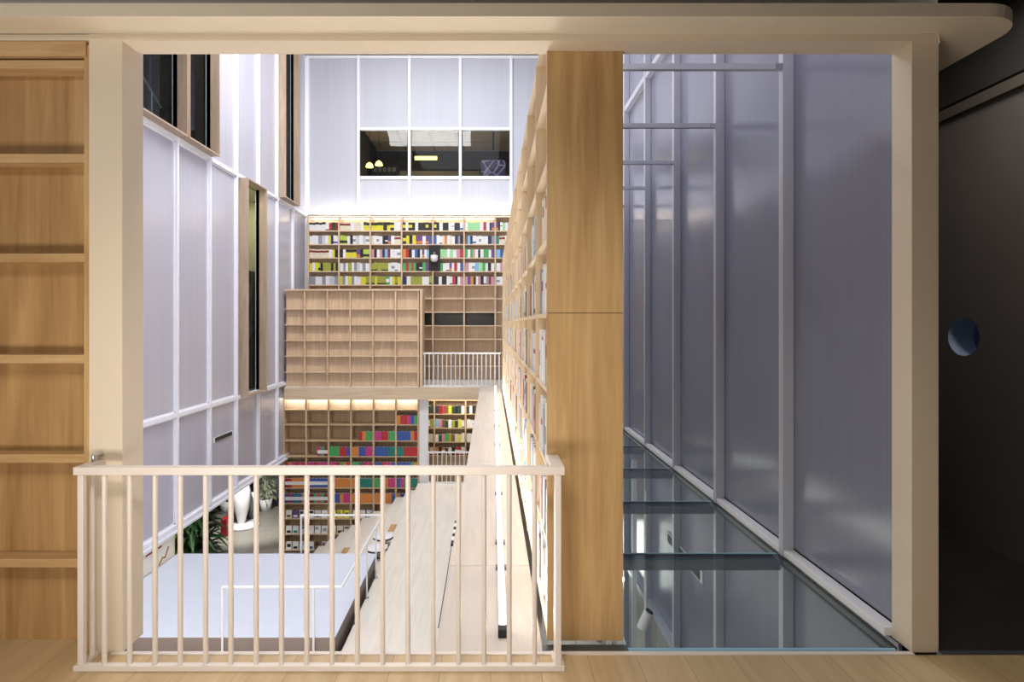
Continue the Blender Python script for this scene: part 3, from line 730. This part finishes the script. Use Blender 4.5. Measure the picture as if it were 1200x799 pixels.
def book_mb(sty, x0, x1, y0, y1, z0, z1, face='-Y', mb=None, mi=(0, 1, 2)):
    """closed book standing upright: spine towards face, boards, recessed page block"""
    cover, band, lo, hi, _ = STY[sty]
    m = mb or MB()
    w, d, h = x1-x0, y1-y0, z1-z0
    def bx(a, b, c, d_, e, f, k):
        if face == '-Y': m.box(x0+a*w, x0+b*w, y0+c*d, y0+d_*d, z0+e*h, z0+f*h, k)
        else: m.box(x0+c*w, x0+d_*w, y0+a*d, y0+b*d, z0+e*h, z0+f*h, k)
    bx(0, .12, 0, 1, 0, 1, mi[0]); bx(.88, 1, 0, 1, 0, 1, mi[0])
    if band:
        bx(.12, .88, 0, .1, 0, lo, mi[0]); bx(.12, .88, 0, .1, lo, hi, mi[1]); bx(.12, .88, 0, .1, hi, 1, mi[0])
        bx(0, .12, -.012, 0, lo, hi, mi[1]); bx(.88, 1, -.012, 0, lo, hi, mi[1]); bx(.12, .88, -.012, 0, lo, hi, mi[1])
    else:
        bx(.12, .88, 0, .1, 0, 1, mi[0])
    bx(.12, .88, .1, .95, .02, .975, mi[2])
    return m
def proto(sty, face):
    k = (sty, face)
    if k not in MESH:
        c, b = STY[sty][0], STY[sty][1]
        m = book_mb(sty, -.5, .5, 0, 1, 0, 1, face) if face == '-Y' else book_mb(sty, 0, 1, -.5, .5, 0, 1, face)
        me = bpy.data.meshes.new('book')
        me.from_pydata(m.v, [], m.f)
        for mm in (BMAT[c], BMAT[b or c], M['pages']): me.materials.append(mm)
        me.polygons.foreach_set('material_index', m.mi)
        bm = bmesh.new(); bm.from_mesh(me); bmesh.ops.recalc_face_normals(bm, faces=bm.faces[:]); bm.to_mesh(me); bm.free()
        MESH[k] = me
    return MESH[k]
def place_book(sty, face, loc, dims, label, group, name='book', rotx=0, roty=0, rotz=0):
    o = bpy.data.objects.new(name, proto(sty, face)); COL.objects.link(o)
    o.location = loc; o.scale = dims; o.rotation_euler = (rotx, roty, rotz)
    return tag(o, label, 'book', group)
class Stuff:
    def __init__(s): s.m = MB(); s.mats = []
    def mi(s, m):
        if m not in s.mats: s.mats.append(m)
        return s.mats.index(m)
    def add(s, sty, face, a):
        c, b = STY[sty][0], STY[sty][1]
        book_mb(sty, *a, face=face, mb=s.m, mi=(s.mi(BMAT[c]), s.mi(BMAT[b or c]), s.mi(M['pages'])))
stuff = Stuff()
SPECS = []
def spec(sty, face, loc, dims, label, group, area): SPECS.append((area, len(SPECS), sty, face, loc, dims, label, group))
def word(sty):
    c, b = STY[sty][0], STY[sty][1]
    return c + ' book' + (' with %s band' % b if b else '')
# ---- far bookcase: 5 rows x 7 bays, colour lists read from the photograph
rowsC = [
 ['wb wb wb wb wb wk red dark_green dark_red', 'cr cr cr white cream cream white yb yb', 'yb yb yb yb black yb by white white', 'by white by black white black black by black', 'by black white black black white wr black navy wbl', 'white pale_green pale_green pale_green pale_green white red white navy po', 'po black wr pale_green white'],
 ['white white white grey pale_grey white yellow navy wbl wbl', 'lb lb white black wg pale_grey white pale_grey wg', 'cream white wg white black bw po white cr cr', 'by yellow black yellow po po white po blue', 'blue white wk cream orange white cream white navy grey black', 'brown pale_blue navy wbl white wg white white navy grey', 'teal cr cr white'],
 ['cr cr cr cr cr cr cr white yellow black', 'black white yb yb yb po black lb lb', 'rose black white rose navy pale_blue dark_red white white wg', 'orange red black white blue black white po white pale_blue', 'N pale_green pale_green white pale_green white rose red', 'green white green rose white black white green green white purple', 'pale_blue blue yellow'],
 ['yellow white yellow lb black olive olive olive black olive black', 'white grey white olive white grey pale_grey white grey white', 'ob ob olive ob ob white wg wk white', 'green red green red green black bw green purple', 'N green white wk po white red white blue', 'rose white wg pale_blue pale_green green white black white', 'white rose white'],
 ['grey grey white white grey white pale_grey pale_grey grey', 'yellow grey white yellow grey white white yellow yellow ob', 'ob yellow ob ob ob gw white yellow ob yellow', 'navy white olive olive olive olive white white ob', 'black black white black black white wk red black white rose', 'rose purple orange black white rose black wk grey dark_red rose', 'wg white black'],
]
BAY = ['first', 'second', 'third', 'fourth', 'fifth', 'sixth', 'seventh']
ROW = ['top', 'second', 'third', 'fourth', 'fifth']
nfar = 0
for r in range(5):
    for b in range(7):
        L_ = rowsC[r][b].split()
        a0, a1 = vX[b]+.03, vX[b+1]-.03
        if b == 6: a1 = a0+.35
        if b == 3 and r in (2, 3): a1 = (503-VX)*FYF/F-.01
        if L_[0] == 'N':
            a0 = (515.5-VX)*FYF/F+.01; L_ = L_[1:]
        # make slots of about 7 cm with varied widths
        ws = [random.uniform(.75, 1.25) for _ in L_]
        tot = (a1-a0); sc_ = tot/sum(ws); x = a0
        for i, (c, w) in enumerate(zip(L_, ws)):
            c = c.replace('_', ' '); w *= sc_
            h = random.uniform(.235, .262) if r != 1 else random.uniform(.235, .27)
            y0 = FYF+.012+random.uniform(0, .02)
            lab = '%s, %s from left, %s bay, %s row, far bookcase' % (word(c), NUM[i], BAY[b], ROW[r])
            spec(c, '-Y', (x+w/2, y0, sZ[r]+.0005), (w*.97, .19, h), lab, 'books on the far bookcase', w*h*1520); nfar += 1
            x += w
# ---- lower storey case, coloured volumes (bay, row): colours
low = {
 (5, 1): 'orange red red pink blue green', (3, 2): '- - red orange green green'.replace('- -', '- -'), (4, 2): 'pink pink red red green green', (5, 2): 'blue blue blue blue orange red',
 (1, 3): '- - - pw gw drw', (2, 3): 'green green green red red blue', (3, 3): 'orange orange blue blue pink pink', (4, 3): 'blue blue blue blue teal teal', (5, 3): 'teal teal red red red red',
 (0, 4): 'red orange pink red pink red', (1, 4): 'pink pink red pink pink pink', (2, 4): 'pink pink red green orange red', (3, 4): 'green green teal red pink red', (4, 4): 'blue blue red pink pink blue', (5, 4): 'blue blue blue blue green orange',
 (0, 5): 'drw rw ow ow ow ow', (1, 5): 'pw blw blw blw blw blw', (2, 5): 'green orange orange orange orange orange', (3, 5): 'orange orange teal teal teal teal', (4, 5): 'green green red orange pink pink', (5, 5): 'blue pink green teal teal teal',
 (0, 6): 'blw rw blw tw blw ow', (1, 6): 'drw drw gw pw gw drw', (2, 6): 'orange blue blue orange pink pink', (3, 6): 'orange orange orange orange orange orange', (4, 6): 'orange orange orange orange orange blue', (5, 6): 'orange blue blue teal - white'}
for (b, r), s_ in sorted(low.items()):
    L_ = s_.split(); a0, a1 = gX[b]+.025, gX[b+1]-.025; w = (a1-a0)/len(L_)
    cnt = 0
    for i, c in enumerate(L_):
        if c == '-': continue
        cnt += 1
        lab = '%s, %s from left, %s bay, %s row, lower left bookcase' % (word(c), NUM[cnt-1], BAY[b], BAY[r-1])
        spec(c, '-Y', (a0+w*(i+.5), GF+.012, gZ[r]+.0005), (w*.985, .2, .245), lab, 'coloured volumes in the lower left bookcase', w*.245*1840*(.25 if r == 4 else 1))
# ---- magazines face out
MAGC = ['white', 'black', 'purple', 'pale grey', 'cream', 'navy', 'brown', 'white']
def magazine(x, z, c, c2, lab, w=.155, h=.21):
    t = thing('magazine', lab, 'magazine', (x, GF+.06, z), 'magazines standing face out in the lower left bookcase')
    a = .18
    def sl(u, v, off):   # leaning back
        return (x+u, GF+.03+v*math.sin(a)+off*math.cos(a), z+v*math.cos(a)-off*math.sin(a)+.003)
    m = MB()
    vs = [sl(-w/2, 0, 0), sl(w/2, 0, 0), sl(w/2, h, 0), sl(-w/2, h, 0), sl(-w/2, 0, .01), sl(w/2, 0, .01), sl(w/2, h, .01), sl(-w/2, h, .01)]
    m.add(vs, [(0,1,2,3),(4,7,6,5),(0,4,5,1),(1,5,6,2),(2,6,7,3),(3,7,4,0)]); m.build('cover', BMAT[c], t)
    u0, u1, v0, v1 = random.choice([(-.35, .35, .1, .4), (-.4, .1, .5, .85), (-.3, .35, .3, .7), (-.4, .4, .6, .9)])
    m = MB(); vs = [sl(u0*w, v0*h, -.002), sl(u1*w, v0*h, -.002), sl(u1*w, v1*h, -.002), sl(u0*w, v1*h, -.002), sl(u0*w, v0*h, -.0003), sl(u1*w, v0*h, -.0003), sl(u1*w, v1*h, -.0003), sl(u0*w, v1*h, -.0003)]
    m.add(vs, [(0,1,2,3),(4,7,6,5),(0,4,5,1),(1,5,6,2),(2,6,7,3),(3,7,4,0)]); m.build('cover_picture', BMAT[c2], t)
magrows = [(7, [('white','brown'),('purple','white'),('pale grey','black'),('white','black'),('pale grey','black'),('white','cream'),('yellow','brown'),('yellow','olive'),('yellow','brown'),('white','pale grey'),('white','cream'),('pale grey','white')]),
           (8, [('white','black'),('white','teal'),('pale grey','teal'),('white','cream'),('white','grey'),('white','grey'),('cream','brown'),('cream','black'),('white','brown')]),
           (9, [('white','black'),('white','navy'),('white','pale grey'),('white','blue'),('brown','black'),('pale grey','brown')])]
for (r, L_) in magrows:
    for i, (c, c2) in enumerate(L_):
        b, j = divmod(i, 3)
        x = gX[b]+.12+.185*j
        magazine(x, gZ[r], c, c2, '%s magazine with %s cover picture, %s from left, %s magazine shelf' % (c, c2, NUM[i], ('upper', 'middle', 'lowest')[r-7]))
# ---- second lower case
rr = ['dark_green dark_red brown white black dark_green red yellow navy', 'brown yellow olive wk white dark_green dark_green rose pale_blue', 'white brown yellow cream olive white rose dark_green green', 'bw wk bw wk rw rw navy orange ow']
for r in range(4):
    for b in range(3):
        L_ = rr[r].split(); random.shuffle(L_)
        if b == 2 and r in (1, 2): L_ = ['white', 'white', 'wr', 'white']+L_[:3]
        a0, a1 = rX[b]+.03, rX[b+1]-.03
        if b == 0: a0 = -1.98; L_ = L_[:3]
        if b == 2: a1 = a0+.42; L_ = L_[:5]
        w = (a1-a0)/len(L_)
        for i, c in enumerate(L_):
            c = c.replace('_', ' ')
            h = random.uniform(.2, .26)
            spec(c, '-Y', (a0+w*(i+.5), RF+.012+random.uniform(0, .02), rZ[r+1]+.0005), (w*.96, .18, h),
                '%s, %s from left, %s bay, %s shelf behind the landing railing' % (word(c), NUM[i], ('left','middle','right')[b], ROW[r]), 'books behind the landing railing', w*h*1500)
# ---- tall near bookcase: spines face left
NC = ['white', 'cream', 'pale grey', 'white', 'cream', 'cr', 'wg', 'white', 'wk', 'rose', 'grey', 'white', 'brown', 'wr', 'cream', 'dark red', 'navy', 'pale blue']
edges = [3.0]+DY
for b in range(13):
    ya, yb = edges[b]+.02, edges[b+1]-.02
    for r in range(6):
        y = ya; i = 0
        fill = random.uniform(.85, 1.0)
        if r == 5: fill *= .75
        while True:
            th = random.uniform(.045, .085)
            if y+th > ya+(yb-ya)*fill: break
            c = random.choice(NC); h = random.uniform(.23, .32) if r < 4 else random.uniform(.2, .29); d = random.uniform(.16, .21); x = .298+random.uniform(0, .014)
            lab = '%s, %s along, %s bay, %s shelf up, tall near bookcase' % (word(c), NUM[i], NUM[b], NUM[r])
            spec(c, '-X', (x, y+th/2, SZ[r]+.0005), (d, th*.97, h), lab, 'books in the near bays of the tall bookcase', .3*F*th/y/y*h*F/y)
            y += th; i += 1
SPECS.sort(key=lambda q: -q[0])
for n_, (ar, _, c, face, loc, dims, lab, grp) in enumerate(SPECS):
    if n_ < 300: place_book(c, face, loc, dims, lab, grp)
    elif face == '-Y': stuff.add(c, face, (loc[0]-dims[0]/2, loc[0]+dims[0]/2, loc[1], loc[1]+dims[1], loc[2], loc[2]+dims[2]))
    else: stuff.add(c, face, (loc[0], loc[0]+dims[0], loc[1]-dims[1]/2, loc[1]+dims[1]/2, loc[2], loc[2]+dims[2]))
so = stuff.m.build('books', stuff.mats)
tag(so, 'remaining thin books of many colours filling the distant bookcase rows', 'books', kind='stuff')

# ================================================================ lower storey objects at left
def potted(name, label, cx, cy, zb, zt, rad, n, mat, lw, potr, poth, seed):
    rnd = random.Random(seed)
    t = thing(name, label, 'plant', (cx, cy, zb))
    MB().lathe((cx, cy, zb), [(0, 0), (potr*.75, 0), (potr, poth), (potr*.9, poth), (potr*.85, poth-.05), (0, poth-.05)], 20).build('pot', 'white', t)
    m = MB()
    for i in range(5):
        a = rnd.uniform(0, 2*PI)
        m.cyl((cx+.03*math.cos(a), cy+.03*math.sin(a), zb+poth-.06), (cx+rad*.35*math.cos(a), cy+rad*.35*math.sin(a), zb+(zt-zb)*.75), .018, .01, 6)
    m.build('stem', 'trunk', t)
    m = MB()
    for i in range(n):
        a = rnd.uniform(0, 2*PI); hh = rnd.uniform(.38, 1.0); z = zb+(zt-zb)*hh
        r0 = rnd.uniform(0, rad*.5); base = Vector((cx+r0*math.cos(a), cy+r0*math.sin(a), z-.12))
        L_ = rnd.uniform(.25, .5)*rad*1.6; up = rnd.uniform(.0, .5)
        d = Vector((math.cos(a), math.sin(a), 0)); s_ = Vector((-math.sin(a), math.cos(a), 0))
        pts = []
        for q in range(5):
            u = q/4; w = lw*math.sin(PI*min(.98, u*.9+.08))
            c = base + d*L_*u + Vector((0, 0, up*u-.55*u*u*L_*1.3))
            pts += [c-s_*w, c+s_*w+Vector((0, 0, .003))]
        m.add(pts, [(2*q, 2*q+1, 2*q+3, 2*q+2) for q in range(4)], 0, True)
    m.build('foliage', mat, t)
potted('potted_plant', 'bushy dark green potted plant behind the end of the platform', -6.3, 11.9, -4.6, -2.15, .7, 520, 'leaf', .045, .3, .5, 3)
potted('potted_plant', 'dark green plant behind the white sculpture', -8.75, 19.0, -4.6, -3.1, .4, 220, 'leaf', .035, .3, .4, 4)
potted('potted_plant', 'pale feathery plant beside the white sculpture', -7.55, 19.1, -4.6, -3.3, .4, 240, 'leaf_w', .03, .22, .4, 5)
x, y, z = P(283, 613, 17.6)
t = thing('sculpture', 'smooth white egg shaped sculpture on a round base on the lower floor', 'sculpture', (x, y, -4.6))
MB().lathe((x, y, -4.59), [(.09, 0), (.11, .1), (.16, .3), (.23, .55), (.275, .85), (.265, 1.1), (.2, 1.35), (.12, 1.5), (0, 1.56)], 28, sx=1.0, sy=.9).build('body', 'white', t)
MB().lathe((x+.08, y, -4.6), [(0, 0), (.44, 0), (.46, .03), (.42, .08), (0, .09)], 32).build('base', 'white', t)
x, y, z = P(262, 612, 16.7)
t = thing('stand', 'narrow red lacquered stand left of the white sculpture', 'stand', (x, y, -4.6))
B(x-.09, x+.09, y, y+.3, -4.6, -4.08, bev=.01).build('body', 'red', t)
x, y, z = P(296, 598, 18.4)
t = thing('stool', 'small white tapered stool right of the white sculpture', 'stool', (x, y, -4.6))
MB().lathe((x, y, -4.6), [(0, 0), (.12, 0), (.09, .3), (.14, .6), (.10, .8), (0, .82)], 16).build('body', 'white', t)
t = thing('planter', 'large rounded white planter block at the back of the lower floor', 'planter', (-7.5, 20.2, -4.6))
MB().box(-8.3, -7.35, 19.95, 21.2, -4.6, -3.0, bev=.3).build('body', 'white', t)
t = thing('counter', 'long low dark counter at the back of the lower floor', 'counter', (-10, 19, -4.6))
B(-12.5, -9.6, 18.6, 19.2, -4.6, -3.7, bev=.02).build('body', 'black', t)
B(-12.55, -9.55, 18.55, 19.25, -3.6999, -3.66, bev=.01).build('top', 'grey', t)

# ================================================================ LIGHTS
def area(name, loc, rot, sx, sy, power, col=(1, 1, 1), spread=None):
    l = bpy.data.lights.new(name, 'AREA'); l.shape = 'RECTANGLE'; l.size = sx; l.size_y = sy; l.energy = power; l.color = col
    if spread: l.spread = spread
    o = bpy.data.objects.new(name, l); COL.objects.link(o); o.location = loc; o.rotation_euler = rot
    return o
def spot(name, loc, target, power, ang, blend=.5, col=(1, 1, 1), rad=.05):
    l = bpy.data.lights.new(name, 'SPOT'); l.energy = power; l.spot_size = ang; l.spot_blend = blend; l.color = col; l.shadow_soft_size = rad
    o = bpy.data.objects.new(name, l); COL.objects.link(o); o.location = loc
    o.rotation_euler = (Vector(target)-Vector(loc)).to_track_quat('-Z', 'Y').to_euler(); return o
COOL = (.93, .96, 1.0); WARM = (1.0, .93, .83)
area('atrium_skylight', (-1.6, 10.0, 9.9), (0, 0, 0), 4.0, 11.0, 350, COOL)
area('atrium_skylight_right', (1.4, 9.5, 9.9), (0, 0, 0), .8, 10, 120, (.76, .85, 1.0))
area('bookcase_uplight', (.5, 8.6, 3.37), (PI, 0, 0), .12, 10.5, 130, (1, .95, .88))
area('ledge_light', (.10, 9.0, .02), (0, math.radians(-162), 0), .03, 12, 120, (1, .95, .87))
area('gallery_light', (-2.6, 1.0, 3.38), (math.radians(18), 0, 0), 2.5, .6, 26, WARM)
area('gallery_light', (-.5, .3, 3.38), (math.radians(30), 0, math.radians(-4)), 1.2, .5, 46, WARM, spread=1.65)
area('soffit_fill', (-1.3, .3, .35), (math.radians(158), 0, 0), 2.4, .8, 78, (1, .94, .86))  # added fill from below for the soffit underside and posts, no real lamp
area('under_balcony_light', (-.8, 16.3, -.42), (0, 0, 0), 1.8, .4, 30, (1, .9, .75))
area('balcony_front_fill', (-2.6, 10.6, 9.6), (math.radians(28), 0, 0), 3.5, 1.0, 420, (1, .97, .92))  # added fill that brightens the gridded case and balcony, not a fixture
area('far_wall_washer', (-2.0, 17.1, 4.93), (math.radians(165), 0, 0), 7.0, .08, 22, (1, .97, .92))
area('left_wall_fill', (-1.2, 3.85, 3.5), (math.radians(78), 0, math.radians(42)), 1.6, .3, 90, (1, .96, .93))  # invented source, added to lift the middle of the left wall
area('low_wall_fill', (-1.9, 3.4, -.6), (math.radians(84), 0, math.radians(40)), .3, .8, 60, (1, .95, .92))  # invented source, added to lift the lower row of the left wall
area('platform_fill', (-3.8, 5.2, -.4), (math.radians(20), 0, 0), 3.0, 1.0, 30, COOL)  # added fill hanging free over the platform to brighten it
area('under_ledge_fill', (.3, 6.5, -.45), (0, math.radians(-60), 0), .1, 7, 26, (1, .95, .85))  # added fill for the wall below the glass floor, no fixture there
spot('lower_floor_spot', (-7.2, 16.4, -2.1), (-7.3, 17.6, -4.6), 400, 1.5, .7, (1, .97, .9))
spot('lower_floor_spot', (-6.6, 14.0, -2.1), (-6.8, 15.6, -4.6), 160, 1.2, .8, (1, .97, .9))
spot('lower_floor_spot', (-5.95, 10.4, -2.1), (-6.2, 11.8, -3.2), 120, 1.6, .8, (1, .97, .9))
area('window_room_light', (-6.2, 13.8, 4.85), (0, 0, 0), .4, 1.2, 30, (1, .96, .74))
area('far_room_light', (-2.0, 18.4, 8.2), (math.radians(25), 0, 0), 4, 1, 30, (1, .85, .65))
area('far_room_ceiling_fill', (-2.0, 19.5, 5.5), (PI, 0, 0), 4, 2, 60, (1, .85, .65))  # unseen fill added so the tiled ceiling reads brown
area('round_hole_light', (4.2, 4.4, 2.05), (0, 0, 0), .4, .8, .1, (.6, .75, 1))
area('dark_room_fill', (3.0, 3.2, 3.85), (0, 0, 0), .6, 1.0, 28, (1, .93, .85))  # faint fill added to lift the dark wall; the room has no lamp
area('below_glass_fill', (1.35, 12.0, -3.2), (math.radians(-90), 0, 0), 1.2, 1.4, 40, (1, .95, .88))  # added fill, brightens what shows through the glass floor
W = bpy.data.worlds.new('world'); sc.world = W; W.use_nodes = True
W.node_tree.nodes['Background'].inputs[0].default_value = (.75, .82, 1, 1); W.node_tree.nodes['Background'].inputs[1].default_value = .15

# ================================================================ CAMERA
cd = bpy.data.cameras.new('camera'); cam = bpy.data.objects.new('camera', cd); COL.objects.link(cam)
cam.location = (0, 0, H); cam.rotation_euler = (PI/2, 0, 0)
cd.sensor_width = 36; cd.lens = 20.0; cd.shift_x = (600-VX)/1200; cd.shift_y = -(399.5-VY)/1200
cd.clip_start = .05; cd.clip_end = 200
sc.camera = cam
sc.view_settings.view_transform = 'Standard'; sc.view_settings.look = 'None'; sc.view_settings.gamma = 1
sc.view_settings.use_curve_mapping = False; sc.view_settings.exposure = 0.0
print('far books', nfar, 'objects', len(bpy.data.objects))
